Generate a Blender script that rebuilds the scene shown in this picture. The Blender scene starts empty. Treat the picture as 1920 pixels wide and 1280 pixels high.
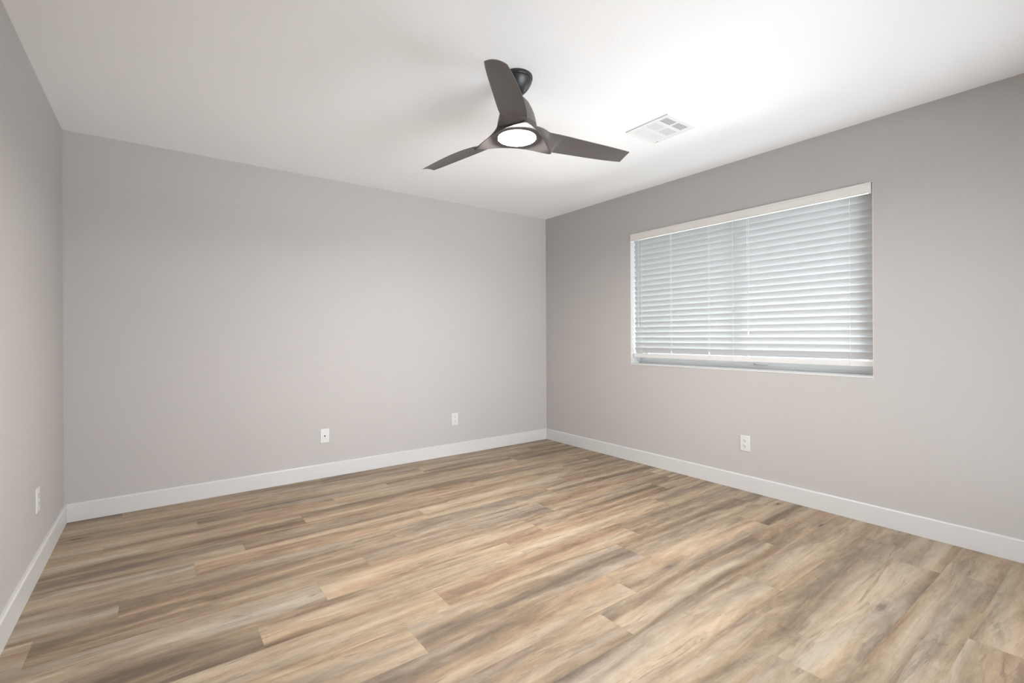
import bpy, bmesh, math, random
from mathutils import Vector, Matrix

C = bpy.context.scene.collection
SC = bpy.context.scene
R = math.radians
H = 2.44          # ceiling height
W = 3.943         # room width (left wall at x = -W, right wall at x = 0)
D = 4.46          # room depth (back wall at y = 0, rear wall at y = -D)

# ------------------------------------------------------------------ camera
f_px, cy_px, yaw, roll = 891.13, 629.8, 0.63804, -0.00515
cam_pos = Vector((-3.4615, -4.0290, 1.1443))
a = Vector((math.sin(yaw), math.cos(yaw), 0)); r = Vector((math.cos(yaw), -math.sin(yaw), 0)); u = Vector((0, 0, 1))
r2 = r * math.cos(roll) + u * math.sin(roll); u2 = -r * math.sin(roll) + u * math.cos(roll)
cd = bpy.data.cameras.new('camera'); cam = bpy.data.objects.new('camera', cd); C.objects.link(cam)
M = Matrix((r2, u2, -a)).transposed().to_4x4(); M.translation = cam_pos
cam.matrix_world = M
cd.sensor_fit = 'HORIZONTAL'; cd.sensor_width = 36.0; cd.lens = 36.0 * f_px / 1920.0
cd.shift_y = -(640 - cy_px) / 1920.0; cd.clip_start = 0.02; cd.clip_end = 200
SC.camera = cam

# ------------------------------------------------------------------ world, daylight, exposure
WORLD_GROUND, WORLD_SKY, WORLD_BAND = 1.7, 1.3, 0.25
world = bpy.data.worlds.new('sky'); SC.world = world; world.use_nodes = True
nt = world.node_tree; nt.nodes.clear()
wo = nt.nodes.new('ShaderNodeOutputWorld'); bg = nt.nodes.new('ShaderNodeBackground')
tc = nt.nodes.new('ShaderNodeTexCoord'); sx = nt.nodes.new('ShaderNodeSeparateXYZ')
mr = nt.nodes.new('ShaderNodeMapRange'); rp = nt.nodes.new('ShaderNodeValToRGB')
mr.inputs['From Min'].default_value = -1; mr.inputs['From Max'].default_value = 1
nt.links.new(tc.outputs['Generated'], sx.inputs[0]); nt.links.new(sx.outputs['Z'], mr.inputs['Value'])
nt.links.new(mr.outputs[0], rp.inputs[0]); nt.links.new(rp.outputs[0], bg.inputs['Color']); nt.links.new(bg.outputs[0], wo.inputs[0])
bg.inputs['Strength'].default_value = 1.0
G_ = (WORLD_GROUND * 0.96, WORLD_GROUND * 1.0, WORLD_GROUND * 1.03, 1)
B_ = (WORLD_BAND * 0.85, WORLD_BAND, WORLD_BAND * 0.98, 1)
S_ = (WORLD_SKY * 0.84, WORLD_SKY * 0.95, WORLD_SKY * 1.1, 1)
cr = rp.color_ramp
cr.elements[0].position = 0.0; cr.elements[0].color = G_
cr.elements[1].position = 1.0; cr.elements[1].color = S_
for p, c in ((0.475, G_), (0.495, B_), (0.57, B_), (0.60, S_)):
    e = cr.elements.new(p); e.color = c

def area(name, loc, rot, sx_, sy_, power, col, spread=180):
    l = bpy.data.lights.new(name, 'AREA'); l.shape = 'RECTANGLE'; l.size = sx_; l.size_y = sy_
    l.energy = power; l.color = col; l.spread = R(spread)
    o = bpy.data.objects.new(name, l); C.objects.link(o); o.location = loc; o.rotation_euler = rot
    return o
# added fill light, entering by a made-up glazed door behind the camera
DOOR_X0, DOOR_X1, DOOR_H = -2.55, -0.30, 2.05
area('rear_fill_light', ((DOOR_X0 + DOOR_X1) / 2, -D - 0.35, 1.05), (R(90), 0, 0), 2.2, 2.0, 56, (0.96, 0.985, 1.07))
# second added fill outside that door, aimed up and in to brighten the ceiling
area('rear_upward_fill', ((DOOR_X0 + DOOR_X1) / 2, -D - 3.4, 0.02), (R(180 - 62), 0, 0), 3.4, 2.6, 262, (0.96, 0.985, 1.04))
# daylight thrown up from the sunlit patio under the bedroom window
_d = Vector((-2.7, 1.2, 1.6)).normalized()
area('patio_daylight', (2.7, -3.4, 0.02), _d.to_track_quat('-Z', 'Y').to_euler(), 4.2, 3.4, 1680, (0.98, 0.985, 1.0))
LAMP = 840.0

SC.view_settings.view_transform = 'Standard'; SC.view_settings.look = 'None'
SC.view_settings.exposure = 0.06; SC.view_settings.gamma = 1.0
try: SC.view_settings.use_curve_mapping = False
except Exception: pass
SC.cycles.max_bounces = 14; SC.cycles.diffuse_bounces = 8; SC.cycles.transparent_max_bounces = 16
SC.cycles.sample_clamp_indirect = 6.0
SC.cycles.use_denoising = True

# ------------------------------------------------------------------ materials
def srgb(h):
    v = [int(h[i:i + 2], 16) / 255 for i in (0, 2, 4)]
    return tuple(((c / 12.92) if c <= 0.04045 else ((c + 0.055) / 1.055) ** 2.4) for c in v) + (1,)

class NT:
    def __init__(s, name):
        s.m = bpy.data.materials.new(name); s.m.use_nodes = True; s.t = s.m.node_tree; s.t.nodes.clear()
        s.out = s.n('ShaderNodeOutputMaterial')
    def n(s, typ, **kw):
        x = s.t.nodes.new(typ)
        for k, v in kw.items():
            setattr(x, k, v)
        return x
    def l(s, a_, b_): s.t.links.new(a_, b_)
    def math(s, op, a_, b_=None, c_=None, clamp=False):
        x = s.n('ShaderNodeMath', operation=op, use_clamp=clamp)
        for i, v in enumerate((a_, b_, c_)):
            if v is None: continue
            if isinstance(v, (int, float)): x.inputs[i].default_value = v
            else: s.l(v, x.inputs[i])
        return x.outputs[0]
    def mix(s, fac, a_, b_, blend='MIX'):
        x = s.n('ShaderNodeMix', data_type='RGBA', blend_type=blend)
        for i, v in ((0, fac), (6, a_), (7, b_)):
            if isinstance(v, (int, float)): x.inputs[i].default_value = v
            elif isinstance(v, tuple): x.inputs[i].default_value = v
            else: s.l(v, x.inputs[i])
        return x.outputs[2]
    def ramp(s, fac, stops, interp='LINEAR'):
        x = s.n('ShaderNodeValToRGB'); x.color_ramp.interpolation = interp
        e = x.color_ramp.elements
        e[0].position, e[0].color = stops[0]; e[1].position, e[1].color = stops[-1]
        for p, c in stops[1:-1]:
            k = e.new(p); k.color = c
        s.l(fac, x.inputs[0]); return x.outputs[0]
    def smooth(s, v, lo, hi, a_=0.0, b_=1.0):
        x = s.n('ShaderNodeMapRange', interpolation_type='SMOOTHSTEP')
        s.l(v, x.inputs[0])
        for i, q in zip((1, 2, 3, 4), (lo, hi, a_, b_)): x.inputs[i].default_value = q
        return x.outputs[0]
    def noise(s, vec, scale, detail=3, rough=0.5, dist=0.0):
        x = s.n('ShaderNodeTexNoise'); s.l(vec, x.inputs['Vector'])
        x.inputs['Scale'].default_value = scale; x.inputs['Detail'].default_value = detail
        x.inputs['Roughness'].default_value = rough; x.inputs['Distortion'].default_value = dist
        return x.outputs[0]
    def scale(s, vec, sc, off=None):
        x = s.n('ShaderNodeVectorMath', operation='MULTIPLY'); s.l(vec, x.inputs[0]); x.inputs[1].default_value = sc
        o = x.outputs[0]
        if off is not None:
            y = s.n('ShaderNodeVectorMath', operation='ADD'); s.l(o, y.inputs[0]); s.l(off, y.inputs[1]); o = y.outputs[0]
        return o
    def bsdf(s, color, rough=0.5, spec=0.5, metal=0.0, bump=None, bump_str=0.1, bump_dist=0.001):
        b = s.n('ShaderNodeBsdfPrincipled')
        if isinstance(color, tuple): b.inputs['Base Color'].default_value = color
        else: s.l(color, b.inputs['Base Color'])
        if isinstance(rough, (int, float)): b.inputs['Roughness'].default_value = rough
        else: s.l(rough, b.inputs['Roughness'])
        b.inputs['Specular IOR Level'].default_value = spec; b.inputs['Metallic'].default_value = metal
        if bump is not None:
            k = s.n('ShaderNodeBump'); k.inputs['Strength'].default_value = bump_str; k.inputs['Distance'].default_value = bump_dist
            s.l(bump, k.inputs['Height']); s.l(k.outputs[0], b.inputs['Normal'])
        return b
    def done(s, b): s.l(b.outputs[0], s.out.inputs[0]); return s.m

def paint(name, col, rough=0.6, spec=0.3, peel=0.25, vary=0.015, scale=110.0):
    k = NT(name); oc = k.n('ShaderNodeTexCoord').outputs['Object']
    v = k.noise(oc, 1.7, 3)
    c2 = tuple(min(1, x * (1 + vary)) for x in col[:3]) + (1,); c1 = tuple(x * (1 - vary) for x in col[:3]) + (1,)
    c = k.mix(v, c1, c2)
    n = k.noise(oc, scale, 3, 0.55)
    return k.done(k.bsdf(c, rough, spec, 0, n, peel, 0.002))

M_wall = paint('greige_wall_paint', (0.466, 0.449, 0.437, 1), 0.65, 0.25, 0.30)
M_ceil = paint('white_ceiling_paint', (0.90, 0.905, 0.912, 1), 0.8, 0.15, 0.30, 0.008, 80)
M_trim = paint('white_trim_paint', (0.585, 0.586, 0.580, 1), 0.38, 0.45, 0.05, 0.01, 40)
M_plate = paint('white_plastic', (0.63, 0.63, 0.615, 1), 0.35, 0.5, 0.02, 0.005, 60)
M_vinyl = paint('window_vinyl', (0.60, 0.60, 0.60, 1), 0.4, 0.45, 0.02, 0.01, 40)
M_dark = paint('dark_slot', (0.02, 0.018, 0.016, 1), 0.7, 0.2, 0.0)
M_dark2 = paint('dark_duct', (0.20, 0.17, 0.155, 1), 0.8, 0.1, 0.0)
M_fan = paint('matte_graphite', (0.112, 0.101, 0.098, 1), 0.42, 0.5, 0.03, 0.04, 300)
M_hub = paint('matte_graphite_hub', (0.105, 0.095, 0.092, 1), 0.8, 0.12, 0.03, 0.04, 300)
M_fan2 = paint('matte_black_metal', (0.016, 0.015, 0.015, 1), 0.4, 0.5, 0.02, 0.03, 200)
M_steel = paint('painted_steel', (0.80, 0.81, 0.81, 1), 0.4, 0.4, 0.02, 0.005, 50)
M_brass = NT('brass_contact'); M_brass = M_brass.done(M_brass.bsdf((0.35, 0.27, 0.14, 1), 0.3, 0.5, 1.0))

def slat_material(name, tint, trans):
    k = NT(name); oc = k.n('ShaderNodeTexCoord').outputs['Object']
    g = k.noise(k.scale(oc, (30, 1.2, 30)), 3.0, 3)
    c = k.mix(g, tuple(x * 0.975 for x in tint[:3]) + (1,), tint)
    b = k.bsdf(c, 0.38, 0.45, 0, g, 0.03, 0.001)
    t = k.n('ShaderNodeBsdfTranslucent'); t.inputs[0].default_value = tint
    m = k.n('ShaderNodeMixShader'); m.inputs[0].default_value = trans
    k.l(b.outputs[0], m.inputs[1]); k.l(t.outputs[0], m.inputs[2]); return k.done(m)
M_slat = slat_material('white_slat', (0.505, 0.525, 0.535, 1), 0.0)
M_valance = slat_material('white_valance', (0.76, 0.735, 0.695, 1), 0.0)
M_rail = slat_material('white_rail', (0.66, 0.66, 0.655, 1), 0.0)
M_cord = slat_material('white_cord', (0.70, 0.71, 0.71, 1), 0.0)

k = NT('window_glass')
tr = k.n('ShaderNodeBsdfTransparent'); tr.inputs[0].default_value = (0.96, 0.975, 0.97, 1)
gl = k.n('ShaderNodeBsdfGlossy'); gl.inputs['Roughness'].default_value = 0.02
fr = k.n('ShaderNodeFresnel'); fr.inputs[0].default_value = 1.45
mx = k.n('ShaderNodeMixShader'); k.l(fr.outputs[0], mx.inputs[0]); k.l(tr.outputs[0], mx.inputs[1]); k.l(gl.outputs[0], mx.inputs[2])
M_glass = k.done(mx)

k = NT('lit_lamp_lens')
em = k.n('ShaderNodeEmission'); em.inputs[0].default_value = (1.0, 0.955, 0.93, 1); em.inputs[1].default_value = LAMP
M_lens = k.done(em)

def floor_material():
    k = NT('wood_plank_floor')
    uv = k.n('ShaderNodeUVMap', uv_map='plank').outputs[0]       # metres along / across each plank
    rnd = k.n('ShaderNodeUVMap', uv_map='rand').outputs[0]       # two random numbers per plank
    s = k.n('ShaderNodeSeparateXYZ'); k.l(rnd, s.inputs[0]); r1, r2_ = s.outputs[0], s.outputs[1]
    off = k.scale(rnd, (41.0, 67.0, 13.0))
    # gentle wandering of the grain
    warp_n = k.n('ShaderNodeTexNoise'); k.l(k.scale(uv, (1.6, 3.0, 1), off), warp_n.inputs['Vector']); warp_n.inputs['Scale'].default_value = 1.0; warp_n.inputs['Detail'].default_value = 2
    wv = k.n('ShaderNodeVectorMath', operation='SUBTRACT'); k.l(warp_n.outputs[1], wv.inputs[0]); wv.inputs[1].default_value = (0.5, 0.5, 0.5)
    wsc = k.scale(wv.outputs[0], (0.0, 0.05, 0.0))
    ad = k.n('ShaderNodeVectorMath', operation='ADD'); k.l(uv, ad.inputs[0]); k.l(wsc, ad.inputs[1]); p = ad.outputs[0]
    # knots: sparse elongated cells that bend the grain around them
    vo = k.n('ShaderNodeTexVoronoi', feature='F1'); k.l(k.scale(p, (2.0, 6.5, 1), off), vo.inputs['Vector']); vo.inputs['Scale'].default_value = 1.0
    kd = vo.outputs['Distance']; kc = k.n('ShaderNodeSeparateXYZ'); k.l(vo.outputs['Color'], kc.inputs[0])
    has = k.smooth(kc.outputs[0], 0.46, 0.56)
    near = k.math('MULTIPLY', k.smooth(kd, 0.0, 0.42, 1, 0), has)
    # broad tone bands along the plank
    n1 = k.noise(k.scale(p, (0.45, 9.0, 1), off), 1.0, 3, 0.5, 0.35)
    n2 = k.noise(k.scale(p, (2.2, 15.0, 1), off), 1.0, 6, 0.66, 1.0)
    n3 = k.noise(k.scale(p, (0.75, 9.0, 1), k.scale(rnd, (11.0, 29.0, 5.0))), 1.0, 3, 0.5, 0.4)
    mot = k.noise(k.scale(p, (9.0, 24.0, 1), off), 1.0, 6, 0.7, 0.8)
    fine = k.noise(k.scale(p, (7.0, 190.0, 1), off), 1.0, 4, 0.65)
    pore = k.noise(k.scale(p, (26.0, 320.0, 1), off), 1.0, 2, 0.6)
    tone = k.math('ADD', k.math('MULTIPLY', n1, 0.52), k.math('MULTIPLY', n2, 0.33))
    tone = k.math('ADD', tone, k.math('MULTIPLY', mot, 0.15))
    tone = k.math('ADD', tone, k.math('MULTIPLY', k.math('SUBTRACT', r1, 0.5), 0.055))
    tone = k.math('ADD', k.math('MULTIPLY', k.math('SUBTRACT', tone, 0.495), 1.15), 0.495)
    base = k.ramp(tone, [(0.34, (0.122, 0.092, 0.066, 1)), (0.42, (0.185, 0.141, 0.101, 1)), (0.49, (0.264, 0.207, 0.150, 1)),
                         (0.56, (0.338, 0.274, 0.205, 1)), (0.66, (0.425, 0.358, 0.280, 1))])
    # hue drift: pinkish brown <-> yellow beige <-> smoky grey
    hue = k.math('ADD', k.math('MULTIPLY', n3, 0.85), k.math('MULTIPLY', r2_, 0.15))
    tint = k.ramp(hue, [(0.33, (0.92, 0.945, 0.98, 1)), (0.43, (0.99, 0.98, 0.96, 1)), (0.53, (1.03, 1.0, 0.91, 1)), (0.66, (1.08, 0.95, 0.86, 1))])
    col = k.mix(1.0, base, tint, 'MULTIPLY')
    # smoky streaks, ragged along their edges
    sm = k.noise(k.scale(p, (2.0, 17.0, 1), k.scale(rnd, (83.0, 19.0, 7.0))), 1.0, 6, 0.68, 1.6)
    smk = k.math('MULTIPLY', k.smooth(sm, 0.535, 0.66), k.smooth(mot, 0.36, 0.58, 0.35, 1.0))
    col = k.mix(k.math('MULTIPLY', smk, 0.58), col, (0.150, 0.112, 0.090, 1))
    # thin dark cracks
    ck = k.noise(k.scale(p, (1.1, 30.0, 1), k.scale(rnd, (23.0, 47.0, 3.0))), 1.0, 3, 0.5, 1.4)
    crack = k.math('MULTIPLY', k.smooth(k.math('ABSOLUTE', k.math('SUBTRACT', ck, 0.5)), 0.0, 0.010, 1, 0), k.smooth(sm, 0.50, 0.60))
    col = k.mix(k.math('MULTIPLY', crack, 0.55), col, (0.10, 0.072, 0.058, 1))
    # cathedral rings
    kdw = k.math('ADD', kd, k.math('MULTIPLY', k.math('SUBTRACT', mot, 0.5), 0.22))
    ring = k.math('SINE', k.math('MULTIPLY', kdw, 85.0))
    rg = k.math('MULTIPLY', k.math('MULTIPLY', k.smooth(ring, 0.3, 1.0), near), 0.34)
    col = k.mix(rg, col, (0.15, 0.11, 0.088, 1))
    halo = k.math('MULTIPLY', k.math('MULTIPLY', k.smooth(kdw, 0.04, 0.22, 1, 0), has), k.math('MULTIPLY', k.smooth(mot, 0.36, 0.60), 0.78))
    col = k.mix(halo, col, (0.125, 0.096, 0.082, 1))
    core = k.math('MULTIPLY', k.smooth(kdw, 0.0, 0.10, 1, 0), k.smooth(kc.outputs[0], 0.55, 0.66))
    col = k.mix(k.math('MULTIPLY', core, 0.9), col, (0.045, 0.033, 0.028, 1))
    # fine grain
    fg = k.ramp(fine, [(0.30, (0.86, 0.85, 0.84, 1)), (0.5, (1, 1, 1, 1)), (0.72, (1.06, 1.06, 1.06, 1))])
    col = k.mix(0.8, col, fg, 'MULTIPLY')
    pg = k.ramp(pore, [(0.28, (0.84, 0.83, 0.82, 1)), (0.42, (1, 1, 1, 1)), (1.0, (1, 1, 1, 1))])
    col = k.mix(0.6, col, pg, 'MULTIPLY')
    return k.done(k.bsdf(col, 0.52, 0.32, 0, fine, 0.06, 0.0006))
M_floor = floor_material()

# ------------------------------------------------------------------ mesh helpers
def new(name, bm, mat, parent=None, smooth=False, loc=None):
    me = bpy.data.meshes.new(name)
    bmesh.ops.recalc_face_normals(bm, faces=bm.faces)
    bm.to_mesh(me); bm.free()
    for m in (mat if isinstance(mat, (list, tuple)) else (mat,)): me.materials.append(m)
    if smooth:
        for p in me.polygons: p.use_smooth = True
    o = bpy.data.objects.new(name, me); C.objects.link(o)
    if parent is not None: o.parent = parent
    if loc is not None: o.location = loc
    return o
def struct(o): o['kind'] = 'structure'; return o
def thing(name, label, cat, loc, group=None, rz=0.0):
    o = bpy.data.objects.new(name, None); C.objects.link(o); o.location = loc; o.rotation_euler = (0, 0, rz)
    o.empty_display_size = 0.05; o['label'] = label; o['category'] = cat
    if group: o['group'] = group
    return o
def box(bm, x0, x1, y0, y1, z0, z1, bev=0.0, seg=1, mat=0):
    g = bmesh.ops.create_cube(bm, size=1.0)
    vs = g['verts']
    for v in vs:
        v.co = Vector(((x0 + x1) / 2 + v.co.x * (x1 - x0), (y0 + y1) / 2 + v.co.y * (y1 - y0), (z0 + z1) / 2 + v.co.z * (z1 - z0)))
    fs = list({f for v in vs for f in v.link_faces})
    for f in fs: f.material_index = mat
    if bev > 0:
        es = list({e for v in vs for e in v.link_edges})
        bmesh.ops.bevel(bm, geom=es, offset=bev, segments=seg, profile=0.5, affect='EDGES')
def lathe(bm, prof, n=64, cx=0, cy=0):
    rings = []
    for rr, z in prof:
        if rr < 1e-6: rings.append([bm.verts.new((cx, cy, z))])
        else: rings.append([bm.verts.new((cx + rr * math.cos(2 * math.pi * i / n), cy + rr * math.sin(2 * math.pi * i / n), z)) for i in range(n)])
    for A, B in zip(rings[:-1], rings[1:]):
        for i in range(n):
            j = (i + 1) % n
            if len(A) == 1 and len(B) == 1: continue
            if len(A) == 1: bm.faces.new((A[0], B[i], B[j]))
            elif len(B) == 1: bm.faces.new((A[i], B[0], A[j]))
            else: bm.faces.new((A[i], B[i], B[j], A[j]))
def tube(bm, p0, p1, rad, n=10):
    p0 = Vector(p0); p1 = Vector(p1); d = (p1 - p0); q = d.to_track_quat('Z', 'Y')
    g = bmesh.ops.create_cone(bm, cap_ends=True, segments=n, radius1=rad, radius2=rad, depth=d.length)
    for v in g['verts']: v.co = q @ v.co + (p0 + p1) / 2
def auto_smooth(o, ang=35):
    for p in o.data.polygons: p.use_smooth = True
    try: o.data.set_sharp_from_angle(angle=R(ang))
    except Exception: pass
    return o

# ------------------------------------------------------------------ floor
PW, PL, SEAM0 = 0.1915, 1.23, -2.655
joints = {-6: -1.025, -4: -1.70, -3: -1.50, -2: -1.235, -1: -0.78, 0: -0.53, 1: -1.454, 2: -2.475, 3: -3.155, 4: -1.648,
          5: -1.39, 6: -1.145, 7: -3.325, 8: -1.865, 9: -1.51, 10: -3.71, -5: -0.42, 11: -2.05, 12: -2.9, 13: -1.2, -7: -2.2, -8: -1.6, -9: -0.9}
random.seed(11)
bm = bmesh.new(); uvp = bm.loops.layers.uv.new('plank'); uvr = bm.loops.layers.uv.new('rand')
gap = 0.0002
for i in range(-10, 14):
    y0 = SEAM0 + PW * i; y1 = y0 + PW
    ya, yb = max(y0, -D), min(y1, 0.0)
    if yb - ya < 0.001: continue
    x = joints.get(i, -1.0) - PL * 5
    while x < 0:
        x0, x1 = x, x + PL
        xa, xb = max(x0, -W), min(x1, 0.0)
        if xb - xa > 0.001:
            ra, rb = random.random(), random.random()
            g0 = gap
            co = [(xa + g0, ya + g0), (xb - g0, ya + g0), (xb - g0, yb - g0), (xa + g0, yb - g0)]
            f = bm.faces.new([bm.verts.new((cx_, cy_, 0.0)) for cx_, cy_ in co])
            for lp in f.loops:
                c_ = lp.vert.co
                lp[uvp].uv = (c_.x - x0, c_.y - y0); lp[uvr].uv = (ra, rb)
        x += PL
# dark core underneath that shows in the hairline seams
n_top = len(bm.faces)
box(bm, -W - 0.1, 0.1, -D - 0.1, 0.1, -0.08, -0.0012, mat=1)
floor = struct(new('floor', bm, [M_floor, paint('plank_core', (0.20, 0.15, 0.11, 1), 0.8, 0.1, 0)]))

# ------------------------------------------------------------------ walls and ceiling
T = 0.20
bm = bmesh.new(); box(bm, -W - T, T, -D - T, T, H, H + 0.12); struct(new('ceiling', bm, M_ceil))
bm = bmesh.new(); box(bm, -W - T, T, 0, T, 0, H); struct(new('wall_back', bm, M_wall))
def grid_wall(bm, axis, c0, c1, us, zs, holes):
    # solid wall made of one shell with openings; 'us' runs along the wall
    for i in range(len(us) - 1):
        for j in range(len(zs) - 1):
            if (i, j) in holes: continue
            if axis == 'x': box(bm, c0, c1, us[i], us[i + 1], zs[j], zs[j + 1])
            else: box(bm, us[i], us[i + 1], c0, c1, zs[j], zs[j + 1])
    bmesh.ops.remove_doubles(bm, verts=bm.verts, dist=1e-5)
    # drop the inner faces between neighbouring blocks
    seen = {}
    for f in list(bm.faces):
        key = tuple(sorted(v.index for v in f.verts)); seen.setdefault(key, []).append(f)
    bad = [f for fs in seen.values() if len(fs) > 1 for f in fs]
    bmesh.ops.delete(bm, geom=bad, context='FACES')
WY0, WY1, WZ0, WZ1 = -3.025, -1.183, 0.877, 2.068
bm = bmesh.new(); grid_wall(bm, 'x', 0, T, [-D, WY0, WY1, 0], [0, WZ0, WZ1, H], {(1, 1)}); bm.verts.index_update()
struct(new('wall_right', bm, M_wall))
bm = bmesh.new(); grid_wall(bm, 'y', -D - T, -D, [-W - T, DOOR_X0, DOOR_X1, T], [0, DOOR_H, H], {(1, 0)})
struct(new('wall_rear', bm, M_wall))

bm = bmesh.new(); box(bm, -W - T, -W, -D, 0, 0, H); struct(new('wall_left', bm, M_wall))

# baseboards, eased top edge
BH, BT = 0.113, 0.015
def baseboard(name, p0, p1, nrm):
    bm = bmesh.new()
    prof = [(0, 0), (BT, 0), (BT, BH - 0.006), (BT - 0.002, BH - 0.002), (BT - 0.006, BH), (0, BH)]
    p0 = Vector(p0); p1 = Vector(p1); n_ = Vector(nrm)
    A = [bm.verts.new(p0 + n_ * d + Vector((0, 0, z))) for d, z in prof]; B = [bm.verts.new(p1 + n_ * d + Vector((0, 0, z))) for d, z in prof]
    for i in range(len(prof)):
        j = (i + 1) % len(prof); bm.faces.new((A[i], A[j], B[j], B[i]))
    bm.faces.new(A); bm.faces.new(B[::-1])
    return struct(new(name, bm, M_trim))
baseboard('baseboard_back', (-W + BT, 0, 0.0005), (-BT, 0, 0.0005), (0, -1, 0))
baseboard('baseboard_right', (0, -D + BT, 0.0005), (0, 0, 0.0005), (-1, 0, 0))
baseboard('baseboard_left', (-W, -D + BT, 0.0005), (-W, 0, 0.0005), (1, 0, 0))
bm = bmesh.new(); box(bm, -W, DOOR_X0 - 0.06, -D, -D + BT, 0.0005, BH); box(bm, DOOR_X1 + 0.06, 0, -D, -D + BT, 0.0005, BH)
struct(new('baseboard_rear', bm, M_trim))

# made-up sliding door in the unseen rear wall, added to admit fill light
bm = bmesh.new()
ex = -D - 0.09
for x0, x1, z0, z1 in ((DOOR_X0, DOOR_X0 + 0.05, 0, DOOR_H), (DOOR_X1 - 0.05, DOOR_X1, 0, DOOR_H), (DOOR_X0 + 0.05, DOOR_X1 - 0.05, DOOR_H - 0.05, DOOR_H),
                       (DOOR_X0 + 0.05, DOOR_X1 - 0.05, 0, 0.05), ((DOOR_X0 + DOOR_X1) / 2 - 0.03, (DOOR_X0 + DOOR_X1) / 2 + 0.03, 0.05, DOOR_H - 0.05)):
    box(bm, x0, x1, ex, ex + 0.05, z0, z1)
dr = struct(new('added_door_1', bm, M_vinyl))
bm = bmesh.new(); xm = (DOOR_X0 + DOOR_X1) / 2
box(bm, DOOR_X0 + 0.05, xm - 0.03, ex + 0.02, ex + 0.026, 0.05, DOOR_H - 0.05); box(bm, xm + 0.03, DOOR_X1 - 0.05, ex + 0.02, ex + 0.026, 0.05, DOOR_H - 0.05)
new('added_door_glass', bm, M_glass, dr)

# ------------------------------------------------------------------ window
bm = bmesh.new()
# thin white-painted lining of the opening: jambs, head and sill board
lt = 0.004
box(bm, 0.0005, T, WY1 - lt, WY1, WZ0, WZ1); box(bm, 0.0005, T, WY0, WY0 + lt, WZ0, WZ1)
box(bm, 0.0005, T, WY0 + lt, WY1 - lt, WZ1 - lt, WZ1)
win = struct(new('window_1', bm, M_trim))
bm = bmesh.new(); box(bm, -0.003, T, WY0 + lt, WY1 - lt, WZ0, WZ0 + 0.012, 0.002, 2); new('window_sill', bm, M_trim, win)
bm = bmesh.new()
fx0, fx1 = 0.138, 0.195; fw = 0.032
ya, yb, za, zb = WY0 + lt, WY1 - lt, WZ0 + 0.012, WZ1 - lt
ym = -2.17
box(bm, fx0, fx1, ya, ya + fw, za, zb, 0.002); box(bm, fx0, fx1, yb - fw, yb, za, zb, 0.002)
box(bm, fx0, fx1, ya + fw, yb - fw, zb - fw, zb, 0.002); box(bm, fx0, fx1, ya + fw, yb - fw, za, za + 0.03, 0.002)
# sliding track ribs on the sill of the frame
for q in (0.144, 0.158, 0.174): box(bm, q, q + 0.004, ya + fw, yb - fw, za + 0.03, za + 0.042)
new('window_frame', bm, M_vinyl, win)
for nm, y0, y1, x0 in (('window_sash', ya + fw, ym + 0.016, 0.148), ('window_sash', ym - 0.016, yb - fw, 0.168)):
    bm = bmesh.new(); sw = 0.032
    zt, zl = zb - fw, za + 0.043
    box(bm, x0, x0 + 0.018, y0, y0 + sw, zl, zt); box(bm, x0, x0 + 0.018, y1 - sw, y1, zl, zt)
    box(bm, x0, x0 + 0.018, y0 + sw, y1 - sw, zl, zl + sw); box(bm, x0, x0 + 0.018, y0 + sw, y1 - sw, zt - sw, zt)
    s_ = new(nm, bm, M_vinyl, win)
    bm = bmesh.new(); box(bm, x0 + 0.007, x0 + 0.011, y0 + sw, y1 - sw, zl + sw, zt - sw); new('window_glass', bm, M_glass, s_)
bm = bmesh.new(); box(bm, 0.130, 0.148, -2.34, -2.24, za + 0.028, za + 0.036, 0.002); box(bm, 0.126, 0.14, -2.25, -2.235, za + 0.026, za + 0.040, 0.002)
new('window_latch', bm, paint('latch_grey', (0.45, 0.44, 0.43, 1), 0.4, 0.5, 0), win)

# ------------------------------------------------------------------ window blind
BX = 0.052                       # depth of the slat centre line
BY0, BY1 = -3.017, -1.194
blind = thing('window_blind', 'white faux wood horizontal blind with closed slats covering the window', 'blind', (BX, (BY0 + BY1) / 2, WZ1 - lt))
def L(bm_fn, name, mat, parent=blind, smooth=False):
    bm = bmesh.new(); bm_fn(bm)
    for v in bm.verts: v.co -= Vector(blind.location)
    return new(name, bm, mat, parent, smooth)
# crown valance, face just proud of the wall, with returns
def f_val(bm):
    z0, z1 = 2.000, 2.062
    y0, y1 = WY0 + 0.010, WY1 - 0.006
    prof = [(-0.012, z1), (-0.012, z1 - 0.010), (-0.009, z1 - 0.013), (-0.008, z0 + 0.012), (-0.010, z0 + 0.008), (-0.010, z0), (0.0, z0), (0.0, z1)]
    A = [bm.verts.new((x, y0, z)) for x, z in prof]; B = [bm.verts.new((x, y1, z)) for x, z in prof]
    for i in range(len(prof)):
        j = (i + 1) % len(prof); bm.faces.new((A[i], A[j], B[j], B[i]))
    bm.faces.new(A); bm.faces.new(B[::-1])
    box(bm, 0.0, 0.026, y0, y0 + 0.008, z0, z1); box(bm, 0.0, 0.026, y1 - 0.008, y1, z0, z1)
L(f_val, 'valance', M_valance)
L(lambda bm: box(bm, 0.028, 0.078, BY0, BY1, 2.012, 2.058, 0.003, 2), 'head_rail', M_cord)
PITCH, TILT, SW_ = 0.0464, R(65.0), 0.0505
NS = 22
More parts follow.
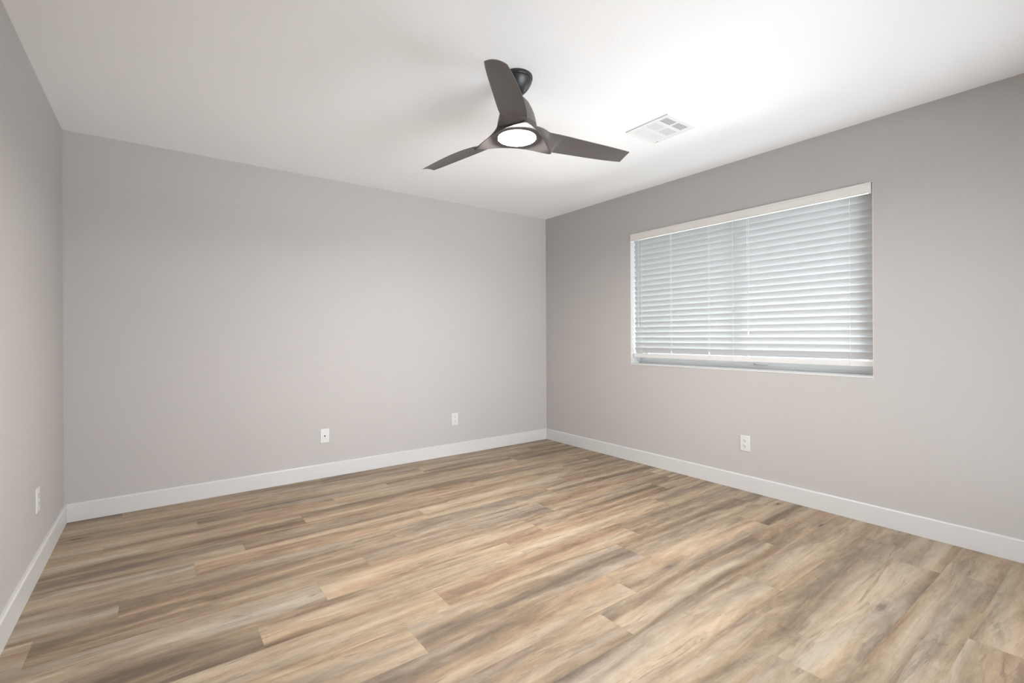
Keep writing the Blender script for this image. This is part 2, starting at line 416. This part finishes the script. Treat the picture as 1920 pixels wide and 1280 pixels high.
def f_slat(bm):
    n = 6; th = 0.0026
    rows = []
    for side in (1, -1):
        for i in (range(n + 1) if side == 1 else range(n, -1, -1)):
            q = -0.5 + i / n
            bow = 0.0022 * (1 - (2 * q) ** 2)
            e = th / 2 * (1.0 if abs(q) < 0.49 else 0.45)
            lx, lz = q * SW_, bow + side * e
            # inner edge up: local +x points outside, so inner (room) end is raised
            x = lx * math.cos(TILT) + lz * math.sin(TILT); z = -lx * math.sin(TILT) + lz * math.cos(TILT)
            rows.append((x, z))
    A = [bm.verts.new((x, BY0 - blind.location.y, z)) for x, z in rows]; B = [bm.verts.new((x, BY1 - blind.location.y, z)) for x, z in rows]
    m_ = len(rows)
    for i in range(m_): bm.faces.new((A[i], A[(i + 1) % m_], B[(i + 1) % m_], B[i]))
    bm.faces.new(A); bm.faces.new(B[::-1])
bm = bmesh.new(); f_slat(bm)
ZS0 = 1.0105
slat = new('slat', bm, M_slat, blind); auto_smooth(slat, 40)
slat.location = (0, 0, ZS0 - blind.location.z)
for i in range(1, NS):
    c_ = slat.copy(); C.objects.link(c_); c_.parent = blind; c_.location = (0, 0, ZS0 + PITCH * i - blind.location.z)
L(lambda bm: box(bm, BX - 0.0255, BX + 0.0255, BY0, BY1, 0.944, 0.9795, 0.004, 3), 'bottom_rail', M_rail)
ladders = (-1.29, -2.135, -2.895)
for y in ladders:
    def f_lad(bm, y=y):
        for xx in (BX - 0.0275, BX + 0.0275): tube(bm, (xx, y, 0.945), (xx, y, 2.012), 0.0007, 6)
        tube(bm, (BX, y + 0.008, 0.99), (BX, y + 0.008, 2.012), 0.0008, 6)
    L(f_lad, 'ladder_cord', M_cord)
    L(lambda bm, y=y: lathe(bm, [(0, 0.9405), (0.006, 0.9405), (0.006, 0.9445), (0, 0.9445)], 12, BX, y), 'rail_button', M_cord)
def pull(y, z0, z1):
    def g(bm):
        tube(bm, (0.019, y - 0.006, z0), (0.019, y - 0.006, z1), 0.0008, 6); tube(bm, (0.019, y + 0.006, z0), (0.019, y + 0.006, z1), 0.0008, 6)
    o = L(g, 'lift_cord', M_cord)
    def t_(bm):
        lathe(bm, [(0, z0 + 0.004), (0.003, z0 + 0.004), (0.006, z0 - 0.022), (0.006, z0 - 0.030), (0, z0 - 0.032)], 14, 0.019, y)
    L(t_, 'tassel', M_cord, o, True).location = (0, 0, 0)
    return o
pull(-1.945, 1.010, 2.010); pull(-2.255, 1.175, 2.010); pull(-1.60, 1.005, 2.010)
def f_wand(bm):
    tube(bm, (0.014, -1.262, 1.245), (0.014, -1.262, 2.004), 0.0042, 6)
wand = L(f_wand, 'tilt_wand', paint('wand_clear_grey', (0.42, 0.47, 0.47, 1), 0.3, 0.5, 0))
L(lambda bm: box(bm, 0.010, 0.018, -1.266, -1.258, 1.232, 1.247, 0.001), 'wand_tip', M_cord, wand)

# ------------------------------------------------------------------ ceiling fan
AX, AY = -2.022, -2.138
fan = thing('ceiling_fan', 'dark graphite three blade ceiling fan with glowing round light, hanging from the ceiling', 'ceiling fan', (AX, AY, H))
def FL(bm, name, mat, parent=fan, smooth=None):
    for v in bm.verts: v.co -= Vector((0, 0, H))
    o = new(name, bm, mat, parent)
    if smooth: auto_smooth(o, smooth)
    return o
bm = bmesh.new(); lathe(bm, [(0, 2.4398), (0.078, 2.4398), (0.0795, 2.437), (0.0795, 2.424), (0.0775, 2.421), (0.0750, 2.4205), (0.0750, 2.418), (0.0765, 2.4165), (0.0745, 2.408), (0.0665, 2.392), (0.0545, 2.375), (0.041, 2.361), (0.030, 2.3545), (0.0255, 2.3535), (0.0245, 2.357), (0.0, 2.356)], 72)
FL(bm, 'canopy', M_fan2, smooth=50)
bm = bmesh.new(); lathe(bm, [(0, 2.372), (0.013, 2.372), (0.013, 2.300), (0, 2.300)], 32); FL(bm, 'downrod', M_fan2, smooth=50)
bm = bmesh.new(); lathe(bm, [(0, 2.350), (0.020, 2.350), (0.022, 2.347), (0.022, 2.336), (0.026, 2.332), (0.030, 2.328), (0.0, 2.328)], 40); FL(bm, 'rod_collar', M_fan2, smooth=50)
bm = bmesh.new(); lathe(bm, [(0, 2.333), (0.028, 2.332), (0.044, 2.324), (0.060, 2.306), (0.076, 2.276), (0.088, 2.245), (0.096, 2.212), (0.0985, 2.195), (0.0, 2.195)], 80)
FL(bm, 'motor_housing', M_fan, smooth=50)
# three-cornered hub: flat underside round the light, sides sweeping up into the motor housing
IN_R, OUT_R, V0 = 0.121, 0.236, yaw + R(170)
def tri_r(an):
    # radius of a softly rounded triangle whose corners lie at V0 + k * 120 degrees
    q = (an - V0 + math.pi / 3) % (2 * math.pi / 3) - math.pi / 3      # angle from the nearest corner
    return min(IN_R / math.cos(math.pi / 3 - abs(q)), OUT_R - 0.10 * abs(q) ** 1.2)
def plate_z(rr): 
    t = max(0, min(1, (rr - 0.098) / 0.14)); return 2.1335 - 0.0235 * t * t * (3 - 2 * t) * 0.8 - 0.0045 * t
bm = bmesh.new()
NA = 144; rings = []
def ring(fn):
    rings.append([bm.verts.new(fn(2 * math.pi * i / NA)) for i in range(NA)])
def pt(rr, an, z): return Vector((rr * math.sin(an), rr * math.cos(an), z + TLT[0] * rr * math.sin(an) + TLT[1] * rr * math.cos(an)))
TLT = (-0.0035, -0.0209)
ring(lambda an: pt(0.060, an, 2.142)); ring(lambda an: pt(0.0945, an, 2.142)); ring(lambda an: pt(0.0945, an, 2.1325))
ring(lambda an: pt(0.0965, an, 2.1310))
for w in (0.15, 0.3, 0.45, 0.6, 0.75, 0.9, 0.97):
    ring(lambda an, w=w: pt(0.098 + (tri_r(an) - 0.098) * w, an, plate_z(0.098 + (tri_r(an) - 0.098) * w)))
ring(lambda an: pt(tri_r(an), an, plate_z(tri_r(an)) + 0.0012)); ring(lambda an: pt(tri_r(an) - 0.0006, an, plate_z(tri_r(an)) + 0.004))
for v in (0.08, 0.16, 0.26, 0.38, 0.5, 0.62, 0.74, 0.86, 0.94, 1.0):
    ring(lambda an, v=v: pt(0.0975 + (tri_r(an) - 0.001 - 0.0975) * (1 - v) ** 1.45, an, (plate_z(tri_r(an)) + 0.004) * (1 - v) + 2.195 * v))
ring(lambda an: pt(0.060, an, 2.200))
for A_, B_q in zip(rings[:-1], rings[1:]):
    for i in range(NA): bm.faces.new((A_[i], B_q[i], B_q[(i + 1) % NA], A_[(i + 1) % NA]))
bm.faces.new(rings[0]); bm.faces.new(rings[-1])
FL(bm, 'hub', M_hub, smooth=35)
bm = bmesh.new(); lathe(bm, [(0, 2.1385), (0.0930, 2.1385), (0.0930, 2.1372), (0.0925, 2.1368), (0.080, 2.1345), (0.064, 2.1330), (0.045, 2.1318), (0.022, 2.1311), (0.0, 2.1309)], 72)
FL(bm, 'lamp_lens', M_lens, smooth=60)

HI = (0.6478, 3.3394, -0.1808, -0.2714, 2.1369, -0.0357, -0.0139, -0.6342, -0.0171)
LO = (0.6470, 3.2035, 0.2526, -0.0666, 2.1165, -0.0029, 0.0801, 0.2274, 0.1122)
TLT = (-0.0035, -0.0209)
def edge_pt(q, s, rot):
    t = s - 1
    ph = q[1] + q[2] * t + q[3] * t * t + q[7] * t ** 3; z = q[4] + q[5] * t + q[6] * t * t + q[8] * t ** 3
    rr = q[0] * s
    if q is HI and rr < 0.165: ph += 0.56 * ((0.165 - rr) / 0.065) ** 1.05
    an = yaw + ph + rot
    x, y = rr * math.sin(an), rr * math.cos(an)
    return Vector((x, y, z + TLT[0] * x + TLT[1] * y))
def sstep(x, a_, b_):
    t = max(0, min(1, (x - a_) / (b_ - a_))); return t * t * (3 - 2 * t)
def blade(rot):
    bm = bmesh.new()
    ns, nu = 46, 20
    ss = [0.152 + (1 - 0.152) * (i / (ns - 1)) for i in range(ns)]
    top, bot = [], []
    for s in ss:
        lo, hi = edge_pt(LO, s, rot), edge_pt(HI, s, rot)
        rr = s * 0.647
        radial = Vector(((lo + hi).x, (lo + hi).y, 0)).normalized()
        nrm_a = V0 + math.pi / 3 + rot; nv = Vector((math.sin(nrm_a), math.cos(nrm_a)))   # outward normal of the hub side the blade leaves from
        dl, dh = nv.dot(lo.xy) - IN_R, nv.dot(hi.xy) - IN_R
        d0 = max(dl, 0.0)
        T_, B_ = [], []
        for j in range(nu + 1):
            w = j / nu
            w_ = 0.5 - 0.5 * math.cos(math.pi * w)
            P = lo.lerp(hi, w_)
            if dl < 0.03 and rr < 0.36:
                d = nv.dot(P.xy) - IN_R
                base_z = lo.z if dl > 0 else plate_z(min(P.xy.length, 0.238)) + 0.003 + TLT[0] * P.x + TLT[1] * P.y
                k_ = 1 - sstep(rr, 0.25, 0.36)
                zz = base_z + (hi.z - base_z) * max(w_ ** 4, min(1.0, (d - d0) / max(0.004, dh - d0)))
                P.z = P.z * (1 - k_) + zz * k_
            P = P + radial * (0.006 * (1 - (2 * w_ - 1) ** 2) * sstep(s, 0.95, 1.0))
            if P.xy.length < 0.0995:
                q_ = P.xy * (0.0995 / P.xy.length); P = Vector((q_.x, q_.y, P.z))
            camber = 0.007 * (1 - (2 * w_ - 1) ** 2) * sstep(rr, 0.15, 0.32)
            th = 0.0024 + 0.0065 * math.sqrt(max(0, 1 - (2 * w_ - 1) ** 2)) * (1 - 0.45 * s)
            B_.append(bm.verts.new(P + Vector((0, 0, camber)))); T_.append(bm.verts.new(P + Vector((0, 0, camber + th))))
        top.append(T_); bot.append(B_)
    for i in range(ns - 1):
        for j in range(nu):
            bm.faces.new((top[i][j], top[i][j + 1], top[i + 1][j + 1], top[i + 1][j]))
            bm.faces.new((bot[i][j], bot[i + 1][j], bot[i + 1][j + 1], bot[i][j + 1]))
        bm.faces.new((top[i][0], top[i + 1][0], bot[i + 1][0], bot[i][0])); bm.faces.new((top[i][nu], bot[i][nu], bot[i + 1][nu], top[i + 1][nu]))
    for j in range(nu):
        bm.faces.new((top[0][j], bot[0][j], bot[0][j + 1], top[0][j + 1])); bm.faces.new((top[-1][j], top[-1][j + 1], bot[-1][j + 1], bot[-1][j]))
    FL(bm, 'blade', M_fan, smooth=28)
for kk in range(3): blade(-2 * math.pi / 3 * kk)

# ------------------------------------------------------------------ ceiling air vent
VX0, VX1, VY0, VY1 = -1.068, -0.780, -2.342, -2.034
vent = thing('air_vent', 'white square metal ceiling register with six louvred cells near the window', 'air vent', ((VX0 + VX1) / 2, (VY0 + VY1) / 2, H))
vc = Vector(vent.location)
cols = [(-2.312, -2.256), (-2.236, -2.156), (-2.136, -2.062)]      # y ranges
rows_ = [(-1.038, -0.936), (-0.918, -0.820)]                        # x ranges
def VL(bm, name, mat, smooth=None):
    for v in bm.verts: v.co -= vc; v.co.z *= 0.6
    o = new(name, bm, mat, vent)
    if smooth: auto_smooth(o, smooth)
    return o
bm = bmesh.new()
xs = [VX0] + [v for p_ in rows_ for v in p_] + [VX1]; ys = [VY0] + [v for p_ in cols for v in p_] + [VY1]
for i in range(len(xs) - 1):
    for j in range(len(ys) - 1):
        if i in (1, 3) and j in (1, 3, 5): continue
        box(bm, xs[i], xs[i + 1], ys[j], ys[j + 1], H - 0.0085, H - 0.0062)
bmesh.ops.remove_doubles(bm, verts=bm.verts, dist=1e-5)
# turned rim
rm = 0.004
box(bm, VX0 - 0.001, VX0 + rm, VY0, VY1, H - 0.010, H - 0.0003); box(bm, VX1 - rm, VX1 + 0.001, VY0, VY1, H - 0.010, H - 0.0003)
box(bm, VX0, VX1, VY0 - 0.001, VY0 + rm, H - 0.010, H - 0.0003); box(bm, VX0, VX1, VY1 - rm, VY1 + 0.001, H - 0.010, H - 0.0003)
VL(bm, 'vent_frame', M_steel)
bm = bmesh.new(); box(bm, VX0 + 0.015, VX1 - 0.015, VY0 + 0.015, VY1 - 0.015, H - 0.0016, H - 0.0004); VL(bm, 'duct_opening', M_dark2)
for ci, (y0, y1) in enumerate(cols):
    for ri, (x0, x1) in enumerate(rows_):
        bm = bmesh.new()
        if ci == 0:
            n = 5
            for q in range(n):
                yc = y0 + (q + 0.62) * (y1 - y0) / n
                box(bm, x0, x1, yc - 0.0024, yc + 0.0024, H - 0.0085, H - 0.0072)
        elif ci == 1 and ri == 0:
            n = 8
            for q in range(n):
                yc = y0 + (q + 0.55) * (y1 - y0) / n; box(bm, x0, x1, yc - 0.0031, yc + 0.0031, H - 0.0085, H - 0.0074)
            for q in range(8):
                xc = x0 + (q + 0.5) * (x1 - x0) / 8; box(bm, xc - 0.0022, xc + 0.0022, y0, y1, H - 0.0074, H - 0.0060)
        elif ci == 1:
            n = 10
            for q in range(n):
                yc = y0 + (q + 0.5) * (y1 - y0) / n; box(bm, x0, x1, yc - 0.0026, yc + 0.0026, H - 0.0072, H - 0.0060)
        else:
            n = 9
            for q in range(n):
                yc = y0 + (q + 0.5) * (y1 - y0) / n; box(bm, x0, x1, yc - 0.0033, yc + 0.0033, H - 0.0080, H - 0.0068)
        VL(bm, 'louver_cell', M_steel)
bm = bmesh.new(); box(bm, -0.795, -0.790, -2.075, -2.058, H - 0.020, H - 0.0085, 0.001); VL(bm, 'damper_lever', M_steel)

# ------------------------------------------------------------------ outlets and wall plates
def local(bm, name, mat, parent, smooth=None):
    o = new(name, bm, mat, parent)
    if smooth: auto_smooth(o, smooth)
    return o
def plate_bm(th=0.0055):
    bm = bmesh.new(); box(bm, -0.035, 0.035, -th, 0.0, -0.0572, 0.0572)
    es = [e for e in bm.edges if all(abs(v.co.y + th) < 1e-6 for v in e.verts)]
    bmesh.ops.bevel(bm, geom=es, offset=0.003, segments=3, profile=0.6, affect='EDGES'); return bm
def duplex(label, loc, rz):
    t = thing('power_outlet', label, 'outlet', loc, None, rz)
    local(plate_bm(), 'wall_plate', M_plate, t, 40)
    for zc in (0.0195, -0.0195):
        bm = bmesh.new()
        # rounded receptacle face with flat top and bottom
        pts = []
        for i in range(48):
            an = 2 * math.pi * i / 48; x, z = 0.0170 * math.cos(an), 0.0170 * math.sin(an); z = max(-0.0135, min(0.0135, z)); pts.append((x, z))
        A = [bm.verts.new((x, -0.0050, z + zc)) for x, z in pts]; B = [bm.verts.new((x, -0.0072, z + zc)) for x, z in pts]
        for i in range(48): bm.faces.new((A[i], A[(i + 1) % 48], B[(i + 1) % 48], B[i]))
        bm.faces.new(B); bm.faces.new(A)
        s_ = local(bm, 'socket', M_plate, t)
        bm = bmesh.new(); box(bm, -0.0078, -0.0052, -0.0075, -0.0070, zc - 0.0005, zc + 0.0085); box(bm, 0.0052, 0.0076, -0.0075, -0.0070, zc + 0.0005, zc + 0.0078)
        g = bmesh.ops.create_cone(bm, cap_ends=True, segments=16, radius1=0.0030, radius2=0.0030, depth=0.0005, matrix=Matrix.Translation((0, -0.00725, zc - 0.0068)) @ Matrix.Rotation(R(90), 4, 'X'))
        local(bm, 'slot', M_dark, s_)
    bm = bmesh.new(); bmesh.ops.create_cone(bm, cap_ends=True, segments=16, radius1=0.0035, radius2=0.0030, depth=0.0012, matrix=Matrix.Translation((0, -0.0060, 0)) @ Matrix.Rotation(R(90), 4, 'X'))
    local(bm, 'screw', M_steel, t)
    return t
duplex('white power outlet low on the right wall, under the window', (0, -2.238, 0.346), R(-90))
duplex('white power outlet on the back wall, nearer the far corner', (-1.171, 0, 0.345), 0)
duplex('white power outlet on the left wall, seen edge on', (-W, -0.797, 0.360), R(90))
t = thing('cable_plate', 'white wall plate with one small dark hole, middle of the back wall', 'wall plate', (-2.383, 0, 0.338))
local(plate_bm(0.006), 'wall_plate', M_plate, t, 40)
bm = bmesh.new(); bmesh.ops.create_cone(bm, cap_ends=True, segments=6, radius1=0.0062, radius2=0.0062, depth=0.003, matrix=Matrix.Translation((0.0, -0.0070, 0.0)) @ Matrix.Rotation(R(90), 4, 'X'))
cn = local(bm, 'cable_socket', M_dark, t)
bm = bmesh.new(); bmesh.ops.create_cone(bm, cap_ends=True, segments=16, radius1=0.0042, radius2=0.0042, depth=0.005, matrix=Matrix.Translation((0.0, -0.0105, 0.0)) @ Matrix.Rotation(R(90), 4, 'X'))
local(bm, 'socket_thread', M_dark, cn)
for zc in (0.042, -0.042):
    bm = bmesh.new(); bmesh.ops.create_cone(bm, cap_ends=True, segments=16, radius1=0.0032, radius2=0.0026, depth=0.0012, matrix=Matrix.Translation((0, -0.0064, zc)) @ Matrix.Rotation(R(90), 4, 'X'))
    local(bm, 'screw', M_steel, t)
